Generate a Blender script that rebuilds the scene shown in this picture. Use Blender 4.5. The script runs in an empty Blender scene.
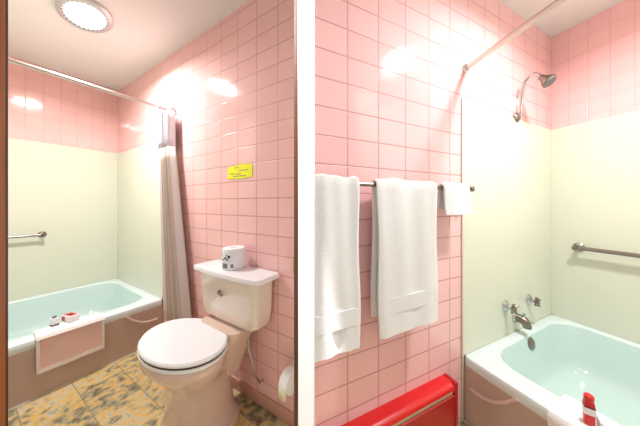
import bpy, bmesh, math, random
from mathutils import Vector, Matrix
random.seed(7)
C = bpy.context.scene.collection
PI = math.pi

# ------------------------------------------------------------------ materials
def mat(name, col, rough=.5, metal=0., coat=0., spec=.5, emit=None, estr=0., alpha=1., trans=0.,
        bump=None, sheen=0., sss=0.):
    m = bpy.data.materials.new(name); m.use_nodes = True
    nt = m.node_tree; b = nt.nodes['Principled BSDF']
    b.inputs['Base Color'].default_value = (*col, 1)
    b.inputs['Roughness'].default_value = rough
    b.inputs['Metallic'].default_value = metal
    b.inputs['Coat Weight'].default_value = coat
    b.inputs['Coat Roughness'].default_value = .05
    b.inputs['Specular IOR Level'].default_value = spec
    b.inputs['Sheen Weight'].default_value = sheen
    b.inputs['Transmission Weight'].default_value = trans
    b.inputs['Alpha'].default_value = alpha
    if emit:
        b.inputs['Emission Color'].default_value = (*emit, 1)
        b.inputs['Emission Strength'].default_value = estr
    if bump:                                     # (noise scale, strength, distance)
        tc = nt.nodes.new('ShaderNodeTexCoord'); n = nt.nodes.new('ShaderNodeTexNoise')
        n.inputs['Scale'].default_value = bump[0]; n.inputs['Detail'].default_value = 3
        nt.links.new(tc.outputs['Object'], n.inputs['Vector'])
        bp = nt.nodes.new('ShaderNodeBump'); bp.inputs['Strength'].default_value = bump[1]
        bp.inputs['Distance'].default_value = bump[2]
        nt.links.new(n.outputs['Fac'], bp.inputs['Height'])
        nt.links.new(bp.outputs['Normal'], b.inputs['Normal'])
    return m

def tile_mat(name, col1, col2, grout, pw, ph, ox, oz, axis='x', msize=.0035):
    """stack bonded glazed wall tile in the wall's own plane (axis, z)"""
    m = mat(name, col1, rough=.12, spec=.5)
    nt = m.node_tree; b = nt.nodes['Principled BSDF']
    tc = nt.nodes.new('ShaderNodeTexCoord'); sp = nt.nodes.new('ShaderNodeSeparateXYZ')
    nt.links.new(tc.outputs['Object'], sp.inputs[0])
    cb = nt.nodes.new('ShaderNodeCombineXYZ')
    a1 = nt.nodes.new('ShaderNodeMath'); a1.operation = 'ADD'; a1.inputs[1].default_value = ox + 40*pw
    a2 = nt.nodes.new('ShaderNodeMath'); a2.operation = 'ADD'; a2.inputs[1].default_value = oz + 40*ph
    nt.links.new(sp.outputs['X' if axis == 'x' else 'Y'], a1.inputs[0]); nt.links.new(sp.outputs['Z'], a2.inputs[0])
    nt.links.new(a1.outputs[0], cb.inputs[0]); nt.links.new(a2.outputs[0], cb.inputs[1])
    br = nt.nodes.new('ShaderNodeTexBrick'); br.offset = 0; br.squash = 1
    br.inputs['Scale'].default_value = 1; br.inputs['Brick Width'].default_value = pw
    br.inputs['Row Height'].default_value = ph; br.inputs['Mortar Size'].default_value = msize
    br.inputs['Mortar Smooth'].default_value = .4; br.inputs['Bias'].default_value = 0
    br.inputs['Color1'].default_value = (*col1, 1); br.inputs['Color2'].default_value = (*col2, 1)
    br.inputs['Mortar'].default_value = (*grout, 1)
    nt.links.new(cb.outputs[0], br.inputs['Vector'])
    nt.links.new(br.outputs['Color'], b.inputs['Base Color'])
    # slightly uneven glaze plus the recessed joint
    n = nt.nodes.new('ShaderNodeTexNoise'); n.inputs['Scale'].default_value = 9; n.inputs['Detail'].default_value = 1
    nt.links.new(tc.outputs['Object'], n.inputs['Vector'])
    mm = nt.nodes.new('ShaderNodeMath'); mm.operation = 'MULTIPLY'; mm.inputs[1].default_value = .35
    nt.links.new(n.outputs['Fac'], mm.inputs[0])
    sb = nt.nodes.new('ShaderNodeMath'); sb.operation = 'SUBTRACT'
    nt.links.new(mm.outputs[0], sb.inputs[0]); nt.links.new(br.outputs['Fac'], sb.inputs[1])
    bp = nt.nodes.new('ShaderNodeBump'); bp.inputs['Strength'].default_value = .35; bp.inputs['Distance'].default_value = .003
    nt.links.new(sb.outputs[0], bp.inputs['Height']); nt.links.new(bp.outputs['Normal'], b.inputs['Normal'])
    rr = nt.nodes.new('ShaderNodeMapRange'); rr.inputs[3].default_value = .10; rr.inputs[4].default_value = .6
    nt.links.new(br.outputs['Fac'], rr.inputs[0]); nt.links.new(rr.outputs[0], b.inputs['Roughness'])
    return m

def slate_mat(name, ang):
    m = mat(name, (.3, .25, .12), rough=.35)
    nt = m.node_tree; b = nt.nodes['Principled BSDF']; L = nt.links
    tc = nt.nodes.new('ShaderNodeTexCoord'); mp = nt.nodes.new('ShaderNodeMapping')
    mp.inputs['Rotation'].default_value = (0, 0, ang); mp.inputs['Location'].default_value = (3.13, 5.07, 0)
    L.new(tc.outputs['Object'], mp.inputs['Vector'])
    br = nt.nodes.new('ShaderNodeTexBrick'); br.offset = .5; br.inputs['Scale'].default_value = 1
    br.inputs['Brick Width'].default_value = .30; br.inputs['Row Height'].default_value = .21
    br.inputs['Mortar Size'].default_value = .0025; br.inputs['Color1'].default_value = (0, 0, 0, 1)
    br.inputs['Color2'].default_value = (1, 1, 1, 1); br.inputs['Mortar'].default_value = (.45, .45, .45, 1)
    L.new(mp.outputs[0], br.inputs['Vector'])
    n1 = nt.nodes.new('ShaderNodeTexNoise'); n1.inputs['Scale'].default_value = 10; n1.inputs['Detail'].default_value = 6
    n1.inputs['Distortion'].default_value = 1.2; L.new(mp.outputs[0], n1.inputs['Vector'])
    n2 = nt.nodes.new('ShaderNodeTexNoise'); n2.inputs['Scale'].default_value = 24; n2.inputs['Detail'].default_value = 4
    L.new(mp.outputs[0], n2.inputs['Vector'])
    mx = nt.nodes.new('ShaderNodeMix'); mx.inputs[0].default_value = .8
    L.new(br.outputs['Color'], mx.inputs[2]); L.new(n1.outputs['Fac'], mx.inputs[3])
    bw = nt.nodes.new('ShaderNodeMath'); bw.operation = 'MULTIPLY_ADD'; bw.inputs[1].default_value = .8; 
    L.new(n2.outputs['Fac'], bw.inputs[0]); L.new(mx.outputs[0], bw.inputs[2])
    cr = nt.nodes.new('ShaderNodeValToRGB'); e = cr.color_ramp.elements
    e[0].position = .40; e[0].color = (.15, .10, .045, 1)
    e[1].position = .76; e[1].color = (.30, .29, .20, 1)
    for p, c in ((.48, (.24, .21, .12)), (.535, (.43, .39, .25)), (.59, (.74, .46, .11)), (.65, (.56, .53, .38))):
        q = e.new(p); q.color = (*c, 1)
    sc_ = nt.nodes.new('ShaderNodeMath'); sc_.operation = 'MULTIPLY'; sc_.inputs[1].default_value = .62
    L.new(bw.outputs[0], sc_.inputs[0])
    L.new(sc_.outputs[0], cr.inputs[0])
    mo = nt.nodes.new('ShaderNodeMix'); mo.data_type = 'RGBA'; mo.inputs[7].default_value = (.30, .25, .14, 1)
    L.new(br.outputs['Fac'], mo.inputs[0]); L.new(cr.outputs[0], mo.inputs[6]); L.new(mo.outputs[2], b.inputs['Base Color'])
    bp = nt.nodes.new('ShaderNodeBump'); bp.inputs['Strength'].default_value = .3; bp.inputs['Distance'].default_value = .004
    L.new(n2.outputs['Fac'], bp.inputs['Height']); L.new(bp.outputs['Normal'], b.inputs['Normal'])
    return m

def stripe_mat(name, c1, c2, scale):
    m = mat(name, c1, rough=.85)
    trl = m.node_tree.nodes.new('ShaderNodeBsdfTranslucent'); mixs = m.node_tree.nodes.new('ShaderNodeMixShader'); mixs.inputs[0].default_value = .45
    nt = m.node_tree; b = nt.nodes['Principled BSDF']
    tc = nt.nodes.new('ShaderNodeAttribute'); tc.attribute_name = 'cloth'; w = nt.nodes.new('ShaderNodeTexWave')
    w.bands_direction = 'X'; w.inputs['Scale'].default_value = scale; w.inputs['Distortion'].default_value = 0
    cr = nt.nodes.new('ShaderNodeValToRGB'); cr.color_ramp.elements[0].color = (*c1, 1); cr.color_ramp.elements[1].color = (*c2, 1)
    cr.color_ramp.elements[0].position = .45; cr.color_ramp.elements[1].position = .6
    nt.links.new(tc.outputs['Vector'], w.inputs['Vector']); nt.links.new(w.outputs['Fac'], cr.inputs[0])
    nt.links.new(cr.outputs[0], b.inputs['Base Color']); nt.links.new(cr.outputs[0], trl.inputs[0])
    nt.links.new(b.outputs[0], mixs.inputs[1]); nt.links.new(trl.outputs[0], mixs.inputs[2])
    nt.links.new(mixs.outputs[0], nt.nodes['Material Output'].inputs[0])
    return m

def wood_mat(name, c1, c2):
    m = mat(name, c1, rough=.35, coat=.2)
    nt = m.node_tree; b = nt.nodes['Principled BSDF']
    tc = nt.nodes.new('ShaderNodeTexCoord'); mp = nt.nodes.new('ShaderNodeMapping'); mp.inputs['Scale'].default_value = (60, 60, 2.5)
    n = nt.nodes.new('ShaderNodeTexNoise'); n.inputs['Scale'].default_value = 1; n.inputs['Detail'].default_value = 4
    cr = nt.nodes.new('ShaderNodeValToRGB'); cr.color_ramp.elements[0].color = (*c1, 1); cr.color_ramp.elements[1].color = (*c2, 1)
    cr.color_ramp.elements[0].position = .35; cr.color_ramp.elements[1].position = .7
    nt.links.new(tc.outputs['Object'], mp.inputs[0]); nt.links.new(mp.outputs[0], n.inputs['Vector'])
    nt.links.new(n.outputs['Fac'], cr.inputs[0]); nt.links.new(cr.outputs[0], b.inputs['Base Color'])
    return m

PWL, PHL = .175, .108
M = {}
M['tile_a'] = tile_mat('pink_tile', (.94, .585, .56), (.91, .555, .53), (.62, .31, .29), .175, .108, -.145, -.03)
M['tile_a2'] = tile_mat('pink_tile_end', (.94, .585, .56), (.91, .555, .53), (.80, .47, .45), .10, .108, 0, -.03, 'y')
M['tile_b'] = tile_mat('pink_tile_mauve', (.94, .57, .575), (.91, .54, .55), (.62, .30, .30), .154, .110, .065, -.02)
M['tile_b2'] = tile_mat('pink_tile_mauve_end', (.94, .56, .56), (.92, .54, .54), (.82, .46, .46), .095, .110, 0, -.02, 'y')
M['cream'] = mat('cream_panel', (.73, .735, .61), rough=.22, spec=.4)
M['ceil'] = mat('ceiling_paint', (.84, .835, .83), rough=.9, bump=(60, .1, .002))
M['floor'] = slate_mat('slate_floor', math.radians(30))
M['base'] = mat('base_tile', (.62, .33, .24), rough=.25)
M['white_paint'] = mat('white_paint', (.93, .93, .93), rough=.6)
M['jamb'] = wood_mat('jamb_wood', (.40, .09, .012), (.52, .15, .025))
M['jamb_dark'] = wood_mat('jamb_dark_wood', (.05, .014, .005), (.10, .03, .008))
M['brass'] = mat('brass', (.62, .47, .20), rough=.35, metal=1)
M['chrome'] = mat('chrome', (.55, .55, .56), rough=.12, metal=1)
M['rod'] = mat('rod_chrome', (.72, .66, .62), rough=.28, metal=1)
M['dark_metal'] = mat('aged_metal', (.28, .25, .22), rough=.25, metal=1)
M['tub'] = mat('mint_enamel', (.62, .77, .74), rough=.12, coat=.4)
M['tub_rim'] = mat('rim_enamel', (.72, .83, .83), rough=.15, coat=.4)
M['apron'] = mat('apron_enamel', (.52, .39, .325), rough=.25, coat=.2)
M['apron_pale'] = mat('apron_highlight', (.68, .52, .46), rough=.3)  # lighter apron colour, paints a highlight along the ridge
M['caulk'] = mat('caulk', (.72, .66, .55), rough=.6)
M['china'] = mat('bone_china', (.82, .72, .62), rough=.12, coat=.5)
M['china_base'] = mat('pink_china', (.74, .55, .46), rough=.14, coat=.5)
M['seat'] = mat('white_seat', (.88, .88, .90), rough=.22, coat=.3)
M['seat_dark'] = mat('seat_gap_shade', (.06, .04, .03), rough=.6)
M['terry'] = mat('white_terry', (.86, .86, .86), rough=.95, sheen=.3, bump=(210, .6, .004))
M['terry_pink'] = mat('pink_terry', (.88, .62, .54), rough=.95, sheen=.2, bump=(260, .8, .005))
M['terry_white'] = mat('pale_terry', (.90, .84, .80), rough=.95, sheen=.2, bump=(260, .8, .005))
M['hem'] = mat('woven_hem', (.83, .83, .84), rough=.8, bump=(90, .3, .002))
M['curtain'] = stripe_mat('curtain_cloth', (.94, .92, .91), (.82, .70, .59), 1.25)
M['curtain_top'] = mat('curtain_header', (.80, .78, .84), rough=.6)
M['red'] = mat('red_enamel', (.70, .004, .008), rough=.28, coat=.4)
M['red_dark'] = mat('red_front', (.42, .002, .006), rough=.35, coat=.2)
M['fin'] = mat('heater_fins', (.72, .64, .42), rough=.5)
M['black'] = mat('black_ink', (.015, .015, .015), rough=.5)
M['grey'] = mat('grey_ink', (.22, .22, .23), rough=.6)
M['paper'] = mat('paper_wrap', (.86, .87, .90), rough=.7)
M['yellow'] = mat('yellow_card', (.93, .95, .01), rough=.5)
M['red_wrap'] = mat('red_wrap', (.66, .02, .02), rough=.4)
M['glass'] = mat('lamp_glass', (.95, .95, .95), rough=.3, emit=(1, .99, .97), estr=2.6)
M['lamp_ring'] = mat('lamp_ring', (.62, .62, .63), rough=.3, metal=.4)
M['bin'] = mat('bin_plastic', (.82, .76, .58), rough=.4)
M['bin_white'] = mat('bin_liner', (.92, .92, .92), rough=.5)

# ------------------------------------------------------------------ mesh helpers
class MB:
    def __init__(s): s.bm = bmesh.new()
    def box(s, x0, x1, y0, y1, z0, z1, bev=0, seg=2):
        vs = [s.bm.verts.new((x, y, z)) for z in (z0, z1) for y in (y0, y1) for x in (x0, x1)]
        fs = [(0,2,3,1),(4,5,7,6),(0,1,5,4),(2,6,7,3),(0,4,6,2),(1,3,7,5)]
        f = [s.bm.faces.new([vs[i] for i in q]) for q in fs]
        if bev:
            ed = list({e for q in f for e in q.edges})
            bmesh.ops.bevel(s.bm, geom=ed, offset=bev, segments=seg, affect='EDGES', profile=.5)
        return s
    def prism(s, pts, z0, z1):
        lo = [s.bm.verts.new((x, y, z0)) for x, y in pts]; hi = [s.bm.verts.new((x, y, z1)) for x, y in pts]
        n = len(pts); s.bm.faces.new(lo[::-1]); s.bm.faces.new(hi)
        for i in range(n): s.bm.faces.new((lo[i], lo[(i+1) % n], hi[(i+1) % n], hi[i]))
        return s
    def loft(s, loops, cap0=True, cap1=True, closed=True):
        R = [[s.bm.verts.new(p) for p in l] for l in loops]; n = len(R[0])
        for a, b in zip(R, R[1:]):
            for i in range(n if closed else n-1):
                j = (i+1) % n
                s.bm.faces.new((a[i], a[j], b[j], b[i]))
        if closed and cap0: s.bm.faces.new(R[0][::-1])
        if closed and cap1: s.bm.faces.new(R[-1])
        return s
    def tube(s, path, r, n=12, caps=True):
        P = [Vector(p) for p in path]; loops = []; up = None
        for i, p in enumerate(P):
            t = (P[min(i+1, len(P)-1)] - P[max(i-1, 0)]).normalized()
            if up is None:
                up = Vector((0, 0, 1)) if abs(t.z) < .9 else Vector((1, 0, 0))
            u = (up - t*up.dot(t)).normalized(); up = u; v = t.cross(u)
            rr = r[i] if isinstance(r, (list, tuple)) else r
            loops.append([p + (u*math.cos(2*PI*k/n) + v*math.sin(2*PI*k/n))*rr for k in range(n)])
        return s.loft(loops, caps, caps)
    def lathe(s, prof, c=(0,0,0), axis=(0,0,1), n=32, sx=1, sy=1):
        """profile of (radius, height) turned about axis at c"""
        q = Vector((0,0,1)).rotation_difference(Vector(axis).normalized()); c = Vector(c)
        loops = [[c + q @ Vector((r*sx*math.cos(2*PI*k/n), r*sy*math.sin(2*PI*k/n), h)) for k in range(n)] for r, h in prof]
        return s.loft(loops)
    def torus(s, c, axis, R, r, n=24, m=8):
        q = Vector((0,0,1)).rotation_difference(Vector(axis).normalized()); c = Vector(c)
        V = [[s.bm.verts.new(c + q @ Vector(((R+r*math.cos(2*PI*j/m))*math.cos(2*PI*i/n), (R+r*math.cos(2*PI*j/m))*math.sin(2*PI*i/n), r*math.sin(2*PI*j/m)))) for j in range(m)] for i in range(n)]
        for i in range(n):
            for j in range(m):
                s.bm.faces.new((V[i][j], V[(i+1)%n][j], V[(i+1)%n][(j+1)%m], V[i][(j+1)%m]))
        return s
    def build(s, name, m, parent=None, smooth=True):
        bmesh.ops.recalc_face_normals(s.bm, faces=s.bm.faces)
        me = bpy.data.meshes.new(name); s.bm.to_mesh(me); s.bm.free()
        me.materials.append(m)
        o = bpy.data.objects.new(name, me); C.objects.link(o)
        if smooth:
            me.polygons.foreach_set('use_smooth', [True]*len(me.polygons))
            try: me.set_sharp_from_angle(angle=math.radians(38))
            except Exception: pass
        if parent: o.parent = parent
        return o

def rrect(cx, cy, hx, hy, r, z, k=6, dome=None):
    r = min(r, hx*.999, hy*.999); pts = []
    for (sx, sy, a0) in ((1,1,0), (-1,1,PI/2), (-1,-1,PI), (1,-1,1.5*PI)):
        for i in range(k+1):
            a = a0 + i*PI/2/k
            pts.append(Vector((cx + sx*(hx-r) + r*math.cos(a), cy + sy*(hy-r) + r*math.sin(a), z)))
    out = []                                     # a few points along the straight runs too
    for i, p in enumerate(pts):
        out.append(p); q = pts[(i+1) % len(pts)]
        if (i+1) % (k+1) == 0:
            for t in (.25, .5, .75): out.append(p.lerp(q, t))
    return out
def ell(cx, cy, hx, hy, z, n=48, p=2.0):
    out = []
    for k in range(n):
        a = 2*PI*k/n; c, s_ = math.cos(a), math.sin(a)
        out.append(Vector((cx + hx*math.copysign(abs(c)**(2/p), c), cy + hy*math.copysign(abs(s_)**(2/p), s_), z)))
    return out

# ------------------------------------------------------------------ the two rooms' frames
CAMZ = 1.19; CEIL = 2.436; BZ = 1.74
# LEFT: x runs along the pink wall towards the doorway, the tub wall is x=0, the pink wall y=0, inside is y<0
RL = Matrix.Translation((-2.414, 2.447, 0)) @ Matrix.Rotation(math.atan2(-.5010, .8654), 4, 'Z')
# RIGHT: the towel wall is y=0, the back wall x=0, inside is x<0, y<0
RR = Matrix.Translation((1.631, 1.661, 0)) @ Matrix.Rotation(math.atan2(.4392, .8984), 4, 'Z')

def thing(name, label, cat, room, loc=(0,0,0), group=None, rz=0):
    o = bpy.data.objects.new(name, None); C.objects.link(o); o.empty_display_size = .1
    o.matrix_world = room @ Matrix.Translation(loc) @ Matrix.Rotation(rz, 4, 'Z')
    o['label'] = label; o['category'] = cat
    if group: o['group'] = group
    return o
def tag(o, label, cat, room=None, group=None):
    if room is not None: o.matrix_world = room
    o['label'] = label; o['category'] = cat
    if group: o['group'] = group
    return o
def struct(o, room=None):
    if room is not None: o.matrix_world = room
    o['kind'] = 'structure'; return o

# ------------------------------------------------------------------ setting
struct(MB().box(-3.4, 2.6, -.6, 3.0, -.05, 0).build('floor', M['floor'], smooth=False))
struct(MB().box(-3.4, 2.6, -.25, 3.0, CEIL, CEIL+.05).build('ceiling', M['ceil'], smooth=False))
T = .06
LT = 1.07       # left tub width
LL = .97        # left tub length
w = struct(MB().box(-T, 2.60, 0, T, 0, CEIL).build('wall_right', M['tile_a'], smooth=False), RL)
MB().box(.006, LT, -.007, 0, .355, BZ, .002, 1).build('surround_panel', M['cream'], w)
w = struct(MB().box(-T, 0, -LL-T, 0, 0, CEIL).build('wall_back', M['tile_a2'], smooth=False), RL)
MB().box(0, .007, -LL, -.001, .355, BZ, .002, 1).build('surround_panel', M['cream'], w)
w = struct(MB().box(0, LT+.02, -LL-T, -LL, 0, CEIL).build('wall_left', M['cream'], smooth=False), RL)
struct(MB().box(LT+.008, 2.60, -.012, 0, 0, .07, .004, 2).build('baseboard_right', M['base']), RL)

RT = 1.04; RLn = 1.05
w = struct(MB().box(-1.94, T, 0, T, 0, CEIL).build('wall_towel_side', M['tile_b'], smooth=False), RR)
pnl = MB().box(-RT, -.006, -.007, 0, .355, BZ, .002, 1).build('surround_panel', M['cream'], w)
MB().box(-RT-.012, -RT, -.009, 0, .0, BZ+.02, .002, 1).build('edge_strip', M['caulk'], w)
w = struct(MB().box(0, T, -RLn-T, 0, 0, CEIL).build('wall_tub_side', M['tile_b2'], smooth=False), RR)
MB().box(-.007, 0, -RLn, -.001, .355, BZ, .002, 1).build('surround_panel', M['cream'], w)
struct(MB().box(-RT-.02, 0, -RLn-T, -RLn, 0, CEIL).build('wall_tub_foot', M['cream'], smooth=False), RR)

# the white post between the two doorways and the brown door jambs
struct(MB().box(-.1009, -.0573, .60, .62, 0, CEIL, .0008, 1).build('trim_1', M['white_paint']))
t2 = struct(MB().box(-.1157, -.099, .6205, .66, 0, CEIL).build('trim_2', M['jamb_dark'], smooth=False))
MB().box(-.1225, -.1158, .640, .645, .985, 1.035, .0008, 1).build('strike_plate', M['brass'], t2)
struct(MB().prism([(-.1155, .661), (-.101, .661), (-.106, .80), (-.106, .85), (-.118, 1.11), (-.135, 1.125), (-.124, .85)], 0, CEIL).build('wall_partition', M['white_paint'], smooth=False))
struct(MB().prism([(-1.36, .80), (-1.1975, .80), (-1.1985, .806), (-1.32, .86), (-1.36, .86)], 0, CEIL).build('trim_3', M['jamb'], smooth=False))
struct(MB().prism([(-1.1975, .7995), (-1.192, .7995), (-1.193, .803), (-1.1975, .803)], 0, CEIL).build('trim_4', M['jamb_dark'], smooth=False))

# ------------------------------------------------------------------ bathtubs
def bathtub(room, sx, W, L, label, taps, wallrim=.045, frontrim=.13, H=.36, er=.06):
    t = thing('bathtub', label, 'bathtub', room, (sx*W/2, -L/2, 0))
    hx, hy = W/2 - .004, L/2 - .004
    # basin opening centre, shifted to the wall because the front rim is wide
    ix = (W - wallrim - frontrim)/2; iy = (L - er - .12)/2; sy = (.12 - er)/2
    cx = sx*((wallrim - frontrim)/2)
    ro = 1.0
    loops = [rrect(0, 0, hx-.004, hy-.004, .012, H-.055), rrect(0, 0, hx, hy, .015, H-.045), rrect(0, 0, hx, hy, .02, H-.012),
             rrect(0, 0, hx-.004, hy-.004, .02, H-.003), rrect(0, 0, hx-.012, hy-.012, .02, H)]
    rim_in = rrect(cx, sy, ix+.012, iy+.012, .16, H)
    rim = MB().loft(loops + [rim_in, rrect(cx, sy, ix+.004, iy+.004, .155, H-.003), rrect(cx, sy, ix-.004, iy-.004, .15, H-.012)], False, False)
    rim.build('rim', M['tub_rim'], t)
    b = []
    for z, dx, dy, r in ((H-.012, .004, .004, .15), (H-.03, .008, .008, .15), (.26, .022, .022, .15), (.17, .042, .04, .145),
                             (.13, .055, .052, .14), (.105, .07, .066, .13), (.09, .09, .085, .12), (.083, .12, .11, .10), (.08, .18, .17, .08), (.078, .28, .30, .04)):
        b.append(rrect(cx, sy, ix-dx, iy-dy, r, z))
    basin = MB().loft(b, False, True)
    basin.build('basin', M['tub'], t)
    xo = sx*hx
    ap = MB(); ap.box(min(xo, xo-sx*.02), max(xo, xo-sx*.02), -hy, hy, 0, H-.05, .003, 1)
    ap.build('apron', M['apron'], t)
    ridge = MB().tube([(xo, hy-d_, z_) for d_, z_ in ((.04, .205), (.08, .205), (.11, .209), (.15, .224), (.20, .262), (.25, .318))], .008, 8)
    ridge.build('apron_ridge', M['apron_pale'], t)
    MB().box(min(xo-sx*.006, xo+sx*.005), max(xo-sx*.006, xo+sx*.005), -hy, hy, .0, .007).build('caulk_line', M['caulk'], t)
    # drain and overflow at the tap end
    if not taps: return t
    MB().lathe([(.0, .079), (.03, .079), (.032, .082), (.02, .085), (.0, .085)][1:], (cx, sy+iy-.37, 0)).build('drain', M['chrome'], t)
    MB().lathe([(.036, 0), (.036, .005), (.028, .011), (.004, .013)], (cx+sx*.0, sy+iy-.012, H-.055), (0, -1, .28), 24).build('overflow_plate', M['dark_metal'], t)
    return t
bathtub(RL, 1, LT, LL, 'mint-green bathtub with tan apron and pink mat over its rim, behind the toilet', False)
bathtub(RR, -1, RT, RLn, 'mint-green bathtub below the chrome taps, with brown shaded apron', True)

# ------------------------------------------------------------------ shower rods
rod = thing('shower_rod', 'chrome shower rod above the tub, carrying the gathered curtain', 'shower rod', RL, (1.24, 0, 1.946))
MB().tube([(0, -.02, 0), (0, -LL+.01, 0)], .0115, 14).build('rod', M['rod'], rod)
MB().lathe([(.034, 0), (.034, .006), (.018, .022), (.0135, .028)], (0, -.001, 0), (0, -1, 0), 24).build('flange', M['dark_metal'], rod)
rod2 = thing('shower_rod', 'bare chrome shower rod without a curtain, above the taps end', 'shower rod', RR, (-1.018, 0, 1.93))
MB().tube([(0, -.02, 0), (-.12, -RLn+.01, .07)], .0145, 14).build('rod', M['rod'], rod2)
MB().lathe([(.024, 0), (.024, .006), (.018, .018), (.0155, .022)], (0, -.001, 0), (0, -1, 0), 24).build('flange', M['rod'], rod2)

# ------------------------------------------------------------------ shower curtain (gathered at the pink wall)
cur = thing('shower_curtain', 'pale gathered shower curtain hanging beside the toilet', 'shower curtain', RL, (1.275, -.058, .27))
def fold_sheet(z0, z1, nz, ang, spread0, spread1, amp0, amp1, lean):
    mb = MB(); loops = []; n = 97
    for k in range(nz+1):
        t = k/nz; z = z0 + (z1-z0)*t
        sp = spread1 + (spread0-spread1)*(1-t); am = amp1 + (amp0-amp1)*(1-t)
        row = []
        for i in range(n):
            u = i/(n-1)-.5
            ph = u*2*PI*6.5
            o = am*math.sin(ph) + am*.35*math.sin(ph*.5+1)
            dx, dy = math.cos(ang), math.sin(ang)
            row.append(Vector((u*sp*dx - o*dy*.5 + lean*(1-t) + .004*math.sin(ph*2), u*sp*dy + o*dx, z)))
        loops.append(row)
    mb.loft(loops, closed=False)
    return mb
def solid(o, th):
    at = o.data.attributes.new('cloth', 'FLOAT_VECTOR', 'POINT')
    for i in range(len(o.data.vertices)): at.data[i].vector = ((i % 97)/96, 0, 0)
    s = o.modifiers.new('thickness', 'SOLIDIFY'); s.thickness = th; s.offset = 0
    return o
solid(fold_sheet(0, 1.36, 14, -.05, .33, .19, .034, .026, .18).build('curtain_cloth', M['curtain'], cur), .003)
solid(fold_sheet(1.352, 1.645, 5, -.05, .19, .16, .026, .024, 0).build('curtain_header', M['curtain_top'], cur), .003)
for k in range(7):
    MB().torus((0, -.045+k*.02, 1.664), (.1, 1, 0), .021, .0025, 18, 6).build('curtain_ring', M['chrome'], cur)

# ------------------------------------------------------------------ ceiling lamps
def ceiling_lamp(room, x, y, label, sx=1., sy=1.):
    t = thing('ceiling_lamp', label, 'ceiling lamp', room, (x, y, CEIL), group=None)
    MB().lathe([(.152, 0), (.152, -.012), (.144, -.020), (.122, -.024), (.112, -.018), (.112, 0)], (0,0,0), (0,0,1), 48, sx, sy).build('trim_ring', M['lamp_ring'], t)
    MB().lathe([(.111, -.014), (.104, -.024), (.08, -.034), (.05, -.040), (.01, -.042)], (0,0,0), (0,0,1), 48, sx, sy).build('glass', M['glass'], t)
    for k in range(28):
        a = 2*PI*k/28
        MB().lathe([(.0045, -.003), (.0045, .0), (.003, .002)], (.117*sx*math.cos(a), .117*sy*math.sin(a), -.0225), (0,0,-1), 8).build('vent_hole', M['black'], t)
    return t
lampL = ceiling_lamp(RL, 1.165, -.477, 'round glowing ceiling lamp above the toilet and tub', 1.28, .82)
lampR = ceiling_lamp(RR, -.89, -.66, 'round ceiling lamp mirrored as a bright spot on the tiles above the towels')

def disk(room, x, y, z, size, power, col=(1,1,1)):
    l = bpy.data.lights.new('lamp_light', 'AREA'); l.shape = 'DISK'; l.size = size; l.spread = math.radians(162); l.energy = power; l.color = col
    o = bpy.data.objects.new('lamp_light', l); C.objects.link(o)
    o.matrix_world = room @ Matrix.Translation((x, y, z)); return o
disk(RL, 1.165, -.477, CEIL-.05, .18, 25, (1, 1, 1))
disk(RR, -.89, -.66, CEIL-.05, .18, 22, (1, 1, 1))

# ------------------------------------------------------------------ wall bars over the tubs
def wall_bar(room, p0, p1, off, r, label, n, rosette=.026):
    """bar along a wall between two brackets; off = vector out of the wall"""
    p0, p1, off = Vector(p0), Vector(p1), Vector(off)
    t = thing('grab_bar', label, 'grab bar', room, p0)
    d = p1 - p0; u = d.normalized()
    MB().tube([off + u*-.012, off, off + d*.5, off + d, off + d + u*.012], r, 12).build('bar', M['dark_metal'], t)
    for q in (Vector(), d):
        MB().lathe([(rosette, 0), (rosette, .005), (rosette*.7, .012), (r*1.05, .016), (r*1.05, off.length-.004), (r*1.4, off.length), (r*1.4, off.length+.012), (r*.6, off.length+.015)],
                   q, off, 20).build('bracket', M['dark_metal'], t)
    return t
wall_bar(RL, (.008, -.512, .905), (.008, -.93, .905), (.055, 0, 0), .011, 'short metal bar on the cream wall above the tub with the pink mat', 0)
wall_bar(RR, (-.008, -.15, .885), (-.008, -.85, .885), (-.055, 0, 0), .013, 'long metal grab bar on the cream wall, running out of the photo at right', 0, .03)

# ------------------------------------------------------------------ toilet
toi = thing('toilet', 'bone-coloured toilet with closed white lid against pink tiled wall', 'toilet', RL, (2.10, -.24, 0))
ox, oy = 2.10, -.24
bx, by = 2.07-ox, -.315-oy
HA, HB = .262, .165
bowl = [ell(bx-.01, .02, .205, .165, 0, p=2.6), ell(bx-.01, .02, .205, .165, .02, p=2.6), ell(bx-.01, .015, .185, .15, .05, p=2.5), ell(bx-.012, .01, .182, .14, .12, p=2.4),
        ell(bx-.015, .005, .184, .138, .22, p=2.3), ell(bx-.012, -.01, .192, .138, .29, p=2.2), ell(bx, by+.03, .212, .142, .335), ell(bx, by+.012, .24, .152, .375),
        ell(bx, by, .258, .162, .41), ell(bx, by, .26, .164, .435), ell(bx, by, .256, .162, .446), ell(bx, by, .245, .155, .45)]
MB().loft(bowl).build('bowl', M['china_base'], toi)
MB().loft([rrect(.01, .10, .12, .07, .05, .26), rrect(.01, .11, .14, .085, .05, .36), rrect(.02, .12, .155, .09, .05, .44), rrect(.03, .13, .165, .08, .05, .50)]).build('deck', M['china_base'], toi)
MB().loft([ell(bx, by, .262, .166, .452), ell(bx, by, .266, .169, .456), ell(bx, by, .266, .169, .466), ell(bx, by, .260, .165, .470)]).build('seat', M['seat'], toi)
MB().loft([ell(bx, by, .2605, .1655, .468), ell(bx, by, .2605, .1655, .478)]).build('seat_gap_shade', M['seat_dark'], toi)  # dark disc painting the shade in the gap between seat and lid
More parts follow.
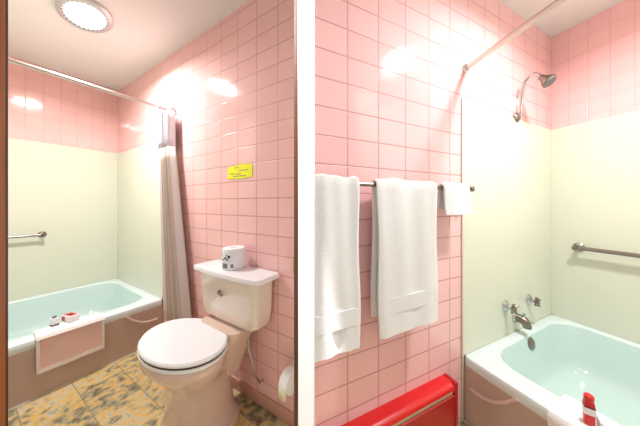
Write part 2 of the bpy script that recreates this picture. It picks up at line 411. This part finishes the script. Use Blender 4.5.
MB().loft([ell(bx, by, .258, .164, .4765), ell(bx, by, .264, .168, .481), ell(bx, by, .264, .168, .489), ell(bx, by, .256, .162, .496), ell(bx, by, .20, .125, .4985), ell(bx, by, .05, .03, .4995)]).build('lid', M['seat'], toi)
for q in (-.085, .085):
    MB().box(.02+q-.022, .02+q+.022, by+.150, by+.176, .452, .482, .005, 2).build('hinge', M['seat'], toi)
tx = 2.16-ox
tank = []
for z, hx, hy in ((.495, .17, .045), (.50, .20, .055), (.53, .232, .066), (.60, .243, .070), (.70, .248, .072), (.783, .252, .0735)):
    tank.append(rrect(tx, -.012-hy-oy, hx, hy, .035, z))
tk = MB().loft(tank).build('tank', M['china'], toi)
lidl = []
for z, g in ((.781, 0), (.784, .010), (.798, .012), (.806, .007), (.809, -.012)):
    l = rrect(tx, -.008-.080-oy, .285+g, .078+min(g, .002), .03, z)
    lidl.append([p if p.y > -.088-oy else Vector((p.x, p.y - .018*(1-((p.x-tx)/.29)**2) - g*.5, p.z)) for p in l])
MB().loft(lidl).build('tank_lid', M['seat'], toi)
lv = MB().lathe([(.012, 0), (.012, .006), (.006, .010)], (2.125-ox, -.1585-oy, .685), (0, -1, 0), 16)
lv.tube([(2.125-ox, -.170-oy, .685), (2.145-ox, -.172-oy, .684), (2.17-ox, -.172-oy, .681)], [.005, .006, .007], 10)
lv.build('flush_lever', M['dark_metal'], toi)
for q in (-1, 1):
    MB().lathe([(.018, 0), (.018, .008), (.012, .018), (.003, .022)], (bx-.01+q*.19, .03, .02), (0,0,1), 16).build('bolt_cap', M['china_base'], toi)
MB().tube([(2.27-ox, -.09-oy, .50), (2.28-ox, -.085-oy, .38), (2.30-ox, -.06-oy, .22), (2.31-ox, -.03-oy, .16), (2.31-ox, -.008-oy, .16)], .006, 8).build('supply_hose', M['chrome'], toi)

# wrapped roll on the tank lid
rl = thing('toilet_roll', 'paper-wrapped toilet roll with dark print on the tank lid', 'toilet roll', RL, (2.15, -.085, .8095))
MB().lathe([(.060, 0), (.064, .004), (.065, .05), (.064, .112), (.059, .119), (.02, .120), (.018, .110), (.004, .110)], n=40).build('paper_wrap', M['paper'], rl)
pr = MB()
def on_roll(a, z, w_, h):
    # little printed patch following the roll
    n = 4; lo = []; hi = []
    for i in range(n+1):
        q = math.radians(a) + (i/n-.5)*w_/.066
        lo.append(Vector((.0655*math.cos(q), .0655*math.sin(q), z-h/2))); hi.append(Vector((.0655*math.cos(q), .0655*math.sin(q), z+h/2)))
    pr.loft([lo, hi], closed=False)
for a, z, w_, h in ((-92, .062, .010, .010), (-78, .070, .012, .012), (-66, .063, .010, .010), (-58, .078, .014, .013), (-104, .090, .009, .008), (-70, .086, .008, .007), (-124, .08, .008, .012)):
    on_roll(a, z, w_, h)
pr.build('printed_mark', M['black'], rl)
pr = MB(); on_roll(-82, .026, .036, .026); on_roll(-44, .026, .014, .020); pr.build('printed_box', M['grey'], rl)

# yellow notice on the pink wall
sg = thing('notice', 'small yellow notice stuck on the pink tiles above the toilet tank', 'notice', RL, (2.085, -.0005, 1.39))
pts = [(-.118, -.040), (.02, -.045), (.122, -.038), (.126, .036), (.05, .046), (-.11, .036)]
MB().loft([[Vector((x, -.0005, z)) for x, z in pts], [Vector((x, -.003, z)) for x, z in pts]]).build('card', M['yellow'], sg, smooth=False)
tm = MB()
for x0, x1, z in ((-.045, .0, .026), (-.09, -.05, -.012), (-.04, .02, -.014), (-.06, .07, -.028), (.0, .09, .006)):
    tm.box(x0, x1, -.0036, -.0028, z-.0022, z+.0022)
tm.build('printed_lines', M['grey'], sg, smooth=False)

# toilet paper on its wall holder by the door
hd = thing('paper_holder', 'white ceramic paper holder low on the pink wall by the door', 'paper holder', RL, (2.585, 0, .305))
MB().box(-.045, .03, -.016, -.001, -.05, .06, .006, 2).build('back_plate', M['bin_white'], hd)
MB().tube([(.022, -.010, 0), (.022, -.070, 0)], .010, 12).build('arm', M['bin_white'], hd)
MB().tube([(-.046, -.070, 0), (.030, -.070, 0)], .009, 12).build('spindle', M['bin_white'], hd)
r2 = thing('toilet_roll', 'loose white toilet roll on the low holder, cut off by the door jamb', 'toilet roll', RL, (2.545, -.070, .305))
MB().lathe([(.013, 0), (.055, 0), (.056, .002), (.056, .048), (.055, .05), (.013, .05)], (0,0,0), (1,0,0), 36).build('paper', M['bin_white'], r2)
MB().loft([[Vector((x, -.0562, z)) for x, z in ((.001, .0), (.049, .0))], [Vector((x, -.0572, z)) for x, z in ((.001, -.03), (.049, -.03))], [Vector((x, -.0568, z)) for x, z in ((.001, -.062), (.049, -.058))]], closed=False).build('loose_sheet', M['bin'], r2).modifiers.new('thickness', 'SOLIDIFY').thickness = .001

# ------------------------------------------------------------------ cloth over things
def drape(name, prof, y0, y1, th, mat_, parent, ny=18, wob=.004, seed=0, flare=0, smoothcol=None):
    """sheet following prof (list of (x,z)) spread between y0 and y1, as a closed slab of thickness th"""
    P = []
    for (a, b) in zip(prof, prof[1:]):
        n = max(1, int(math.dist(a, b)/.018))
        for i in range(n): P.append((a[0]+(b[0]-a[0])*i/n, a[1]+(b[1]-a[1])*i/n))
    P.append(prof[-1])
    rnd = random.Random(seed); ph = [rnd.random()*6 for _ in range(4)]
    N = []
    for i, p in enumerate(P):
        q0, q1 = P[max(i-1, 0)], P[min(i+1, len(P)-1)]
        d = Vector((q1[0]-q0[0], q1[1]-q0[1])).normalized(); N.append(Vector((-d.y, d.x)))
    L = 0; loops = []
    for i, p in enumerate(P):
        if i: L += math.dist(p, P[i-1])
        top, bot = [], []
        for j in range(ny+1):
            v = j/ny
            y = y0 + (y1-y0)*v + flare*(v-.5)*(P[0][1]-p[1] if False else L)*.1
            y += .0035*math.sin(L*14+ph[0])*(1 if v < .5 else -1)*abs(v-.5)*2
            w_ = wob*(math.sin(v*9+ph[1]+L*2) + .6*math.sin(v*17+ph[2]-L*3))*min(1, L*4)
            e = .5*th*(1 if 0 < j < ny else .45)
            n_ = N[i]
            top.append(Vector((p[0]+n_.x*(e+w_), y, p[1]+n_.y*(e+w_)))); bot.append(Vector((p[0]-n_.x*(e-w_), y, p[1]-n_.y*(e-w_))))
        loops.append(top + bot[::-1])
    return MB().loft(loops).build(name, mat_, parent)

# bath mat over the left tub rim (local: x out of room-left frame; y along the tub)
mt = thing('bath_mat', 'pink bath mat hung over the tub rim, holding red-white packets', 'bath mat', RL, (LT, -.515, .36))
xr = .006
drape('mat_cloth', [(-.125, .003), (-.02, .004), (0, .002), (.009, -.010), (.010, -.05), (.013, -.215)], -.145, .145, .006, M['terry_pink'], mt, wob=.0012, seed=3)
drape('mat_border', [(.0125, -.19), (.0135, -.21)], -.146, .146, .0105, M['terry_white'], mt, wob=.0, seed=3)
drape('mat_fold', [(-.13, .0085), (-.02, .0095), (.004, .007), (.0145, -.008)], -.147, .147, .006, M['terry_white'], mt, wob=.0012, seed=4)
MB().box(.0105, .0165, -.1465, -.134, -.208, -.01, .001, 1).build('side_border', M['terry_white'], mt)
MB().box(.0105, .0165, .134, .1465, -.208, -.01, .001, 1).build('side_border', M['terry_white'], mt)

# towel over the right tub rim
mt2 = thing('bath_mat', 'white bath mat hung over the rim of the tub with chrome taps', 'bath mat', RR, (-RT, -.50, .36))
drape('mat_cloth', [(.155, .0035), (.02, .004), (0, .002), (-.009, -.010), (-.010, -.05), (-.013, -.235)], -.14, .14, .007, M['terry'], mt2, wob=.0012, seed=5)
drape('mat_border', [(-.0125, -.21), (-.0135, -.225)], -.141, .141, .009, M['hem'], mt2, wob=.0, seed=3)

# guest packets
def packet(room, loc, w_, d_, h, m1, label, rz, standing=True, mark=True):
    t = thing('soap_packet', label, 'soap packet', room, loc, rz=rz)
    MB().box(-w_/2, w_/2, -d_/2, d_/2, 0, h, .004, 2).build('wrapper', m1, t)
    return t
p = packet(RL, (.955, -.505, .3735), .085, .05, .042, M['paper'], 'red and white wrapped soap on the pink mat, larger of the two', .3)
MB().box(-.036, .036, -.02, .02, .0415, .0432, .0006, 1).build('red_label', M['red_wrap'], p)
MB().box(-.012, .018, -.013, .012, .0432, .044, .0003, 1).build('dark_square', M['black'], p)
MB().box(-.036, -.006, -.0262, -.0248, .006, .036, .0003, 1).build('red_panel', M['red_wrap'], p)
p2 = packet(RL, (.955, -.575, .3735), .030, .03, .048, M['paper'], 'small pale bottle with dark base beside the red soap', .2)
p2.name = 'shampoo_bottle'; p2['category'] = 'bottle'
MB().box(-.0165, .0165, -.0165, .0165, 0, .008, .001, 1).build('base_band', M['black'], p2)
MB().lathe([(.010, .047), (.010, .060), (.007, .063)], (0,0,0), n=16).build('cap', M['grey'], p2)
p3 = packet(RR, (-.985, -.455, .3675), .024, .028, .085, M['red_wrap'], 'tall red packet standing on the white mat over the tub rim', .5)
MB().box(-.0126, .0126, -.0146, .0146, .040, .064, .0004, 1).build('white_band', M['paper'], p3)
MB().box(-.0128, .0128, -.0148, .0148, .066, .070, .0003, 1).build('dark_band', M['black'], p3)
p3b = MB().lathe([(.012, .085), (.014, .09), (.014, .105), (.010, .109)], n=18).build('cap', M['red_wrap'], p3)
p4 = packet(RR, (-.965, -.49, .3675), .05, .035, .035, M['paper'], 'low white packet with pink print right of the red one', .5)
MB().box(-.0255, .0255, -.0180, .0180, .012, .02, .0004, 1).build('pink_band', M['terry_pink'], p4)

# ------------------------------------------------------------------ towel rail and towels
BARZ = 1.262; BD = .065
rail = thing('towel_rail', 'dark metal towel rail on pink tiles, carrying three white towels', 'towel rail', RR, (-1.50, 0, BARZ))
MB().tube([(-.42, -BD, 0), (0, -BD, 0), (.438, -BD, 0)], .008, 12).build('bar', M['dark_metal'], rail)
for q in (-.41, .432):
    MB().lathe([(.02, 0), (.02, .006), (.010, .012), (.009, BD-.008), (.014, BD-.003), (.014, BD+.012), (.008, BD+.016)], (q, 0, 0), (0, -1, 0), 20).build('bracket', M['dark_metal'], rail)
def towel(x0, x1, zb, label, seed, hem=True, group=None, lb=None):
    t = thing('towel', label, 'towel', RR, ((x0+x1)/2, -BD, BARZ), group)
    h = (x1-x0)/2; fz = zb - BARZ
    bz = (lb or fz*.9)
    # profile in (out of wall, z): built in a frame turned so that 'x' of drape is the wall normal
    r = .018
    prof = [(-r-.006, bz), (-r-.004, bz*.5), (-r, 0), (-r*.7, r*.75), (0, r*1.08), (r*.7, r*.75), (r, 0), (r+.004, fz*.5), (r+.010, fz)]
    o = drape('terry', prof, -h, h, .016, M['terry'], t, ny=24, wob=.0035, seed=seed)
    o.rotation_euler = (0, 0, -PI/2)
    if hem:
        o2 = drape('woven_hem', [(r+.0078, fz+.145), (r+.0092, fz+.085)], -h+.001, h-.001, .0205, M['hem'], t, ny=24, wob=.0, seed=seed)
        o2.rotation_euler = (0, 0, -PI/2)
    return t
towel(-1.95, -1.763, .668, 'white bath towel nearest the doorway, cut by the white post', 11)
towel(-1.672, -1.352, .67, 'white bath towel in the middle of the towel rail', 12)
towel(-1.290, -1.118, 1.135, 'small white washcloth at the tub end of the towel rail', 13, False, None, -.10)

# ------------------------------------------------------------------ red baseboard heater
hx0, hx1 = -1.93, -1.175
ht = thing('baseboard_heater', 'red baseboard heater under the towels, with beige slot', 'heater', RR, ((hx0+hx1)/2, 0, 0))
hw = (hx1-hx0)/2
sec = [(-.001, .03), (-.062, .03), (-.066, .034), (-.066, .245), (-.060, .249), (-.055, .245), (-.055, .04), (-.001, .04)]
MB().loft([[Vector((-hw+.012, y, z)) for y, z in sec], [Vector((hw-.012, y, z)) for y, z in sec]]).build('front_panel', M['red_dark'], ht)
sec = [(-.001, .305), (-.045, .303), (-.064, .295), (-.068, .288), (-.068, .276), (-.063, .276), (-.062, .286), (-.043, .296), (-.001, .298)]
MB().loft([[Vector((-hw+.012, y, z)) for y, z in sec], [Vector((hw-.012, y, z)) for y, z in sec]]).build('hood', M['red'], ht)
MB().box(-hw+.012, hw-.012, -.056, -.010, .240, .282, .002, 1).build('heating_element', M['fin'], ht)
for q in (-1, 1):
    x = q*(hw-.006)
    MB().box(x-.014, x+.006 if q < 0 else x+.006, -.071, -.001, .025, .308, .004, 2).build('end_cap', M['red_dark'], ht)

# ------------------------------------------------------------------ shower arm and tub taps
sh = thing('wall_shower', 'chrome shower head on a raised curved arm against pink tiles', 'shower', RR, (-.50, -.007, 1.748))
MB().lathe([(.030, 0), (.030, .005), (.022, .014), (.012, .018)], (0,0,0), (0,-1,0), 24).build('flange', M['dark_metal'], sh)
path = [(0, -.005, 0), (0, -.018, .004), (0, -.023, .03), (0, -.026, .10), (0, -.032, .17), (0, -.043, .212), (0, -.063, .232), (0, -.09, .236), (0, -.113, .222), (0, -.128, .198)]
MB().tube(path, .0095, 12).build('arm', M['chrome'], sh)
MB().lathe([(.010, -.018), (.016, -.010), (.017, .004), (.026, .022), (.036, .040), (.038, .050), (.032, .054), (.005, .055)], (0, -.130, .192), (0, -.62, -.70), 28).build('head', M['dark_metal'], sh)
MB().lathe([(.030, .0545), (.030, .058), (.006, .059)], (0, -.130, .192), (0, -.62, -.70), 24).build('nozzle_plate', M['grey'], sh)

def cross_handle(x, z, label):
    t = thing('tap_handle', label, 'tap', RR, (x, -.007, z))
    MB().lathe([(.034, 0), (.034, .004), (.024, .014), (.014, .022), (.012, .042)], (0,0,0), (0,-1,0), 24).build('escutcheon', M['chrome'], t)
    g = MB()
    for k in range(4):
        a = k*PI/2 + .5
        d = Vector((math.cos(a), 0, math.sin(a)))
        g.tube([Vector((0,-.048,0)) + d*.006, Vector((0,-.050,0)) + d*.022, Vector((0,-.051,0)) + d*.033], [.007, .0065, .0085], 10)
    g.lathe([(.014, .036), (.016, .042), (.016, .054), (.010, .060), (.002, .061)], (0,0,0), (0,-1,0), 20)
    g.build('cross_handle', M['dark_metal'], t)
cross_handle(-.635, .548, 'left cross-handle tap on the cream wall above the tub rim')
cross_handle(-.352, .535, 'right cross-handle tap on the cream wall, nearer the corner')
sp = thing('tub_spout', 'chrome tub spout between the two cross-handle taps', 'spout', RR, (-.52, -.007, .452))
MB().lathe([(.034, 0), (.034, .005), (.028, .010), (.026, .014)], (0,0,0), (0,-1,0), 24).build('flange', M['chrome'], sp)
MB().tube([(0, -.008, 0), (0, -.03, .002), (0, -.048, -.002), (0, -.060, -.014), (0, -.065, -.03), (0, -.066, -.04)], [.027, .027, .027, .025, .023, .021], 18).build('body', M['dark_metal'], sp)
MB().lathe([(.005, .02), (.005, .034), (.009, .038), (.009, .046), (.004, .049)], (0, -.05, .0), (0,0,1), 14).build('diverter_knob', M['chrome'], sp)

# ------------------------------------------------------------------ light, world, camera
w = bpy.data.worlds.new('world'); bpy.context.scene.world = w; w.use_nodes = True
bg = w.node_tree.nodes['Background']; bg.inputs[0].default_value = (1, .93, .87, 1); bg.inputs[1].default_value = .56
# added spot without a real fixture, there only to brighten the white post
l = bpy.data.lights.new('added_post_spot', 'SPOT'); l.energy = 1300; l.spot_size = math.radians(15); l.spot_blend = .35; l.shadow_soft_size = .02
o = bpy.data.objects.new('added_post_spot', l); C.objects.link(o); o.location = (-.079, .53, 2.42)
o.rotation_euler = (math.radians(1.5), 0, 0)

cam = bpy.data.cameras.new('camera'); co = bpy.data.objects.new('camera', cam); C.objects.link(co)
co.location = (0, 0, CAMZ); co.rotation_euler = (PI/2, 0, 0)
cam.sensor_width = 36; cam.lens = 220/640*36; cam.shift_x = -15/640; cam.shift_y = -10/640; cam.clip_start = .02
sc = bpy.context.scene; sc.camera = co
sc.view_settings.view_transform = 'Standard'; sc.view_settings.look = 'None'; sc.view_settings.gamma = 1
sc.view_settings.exposure = .18
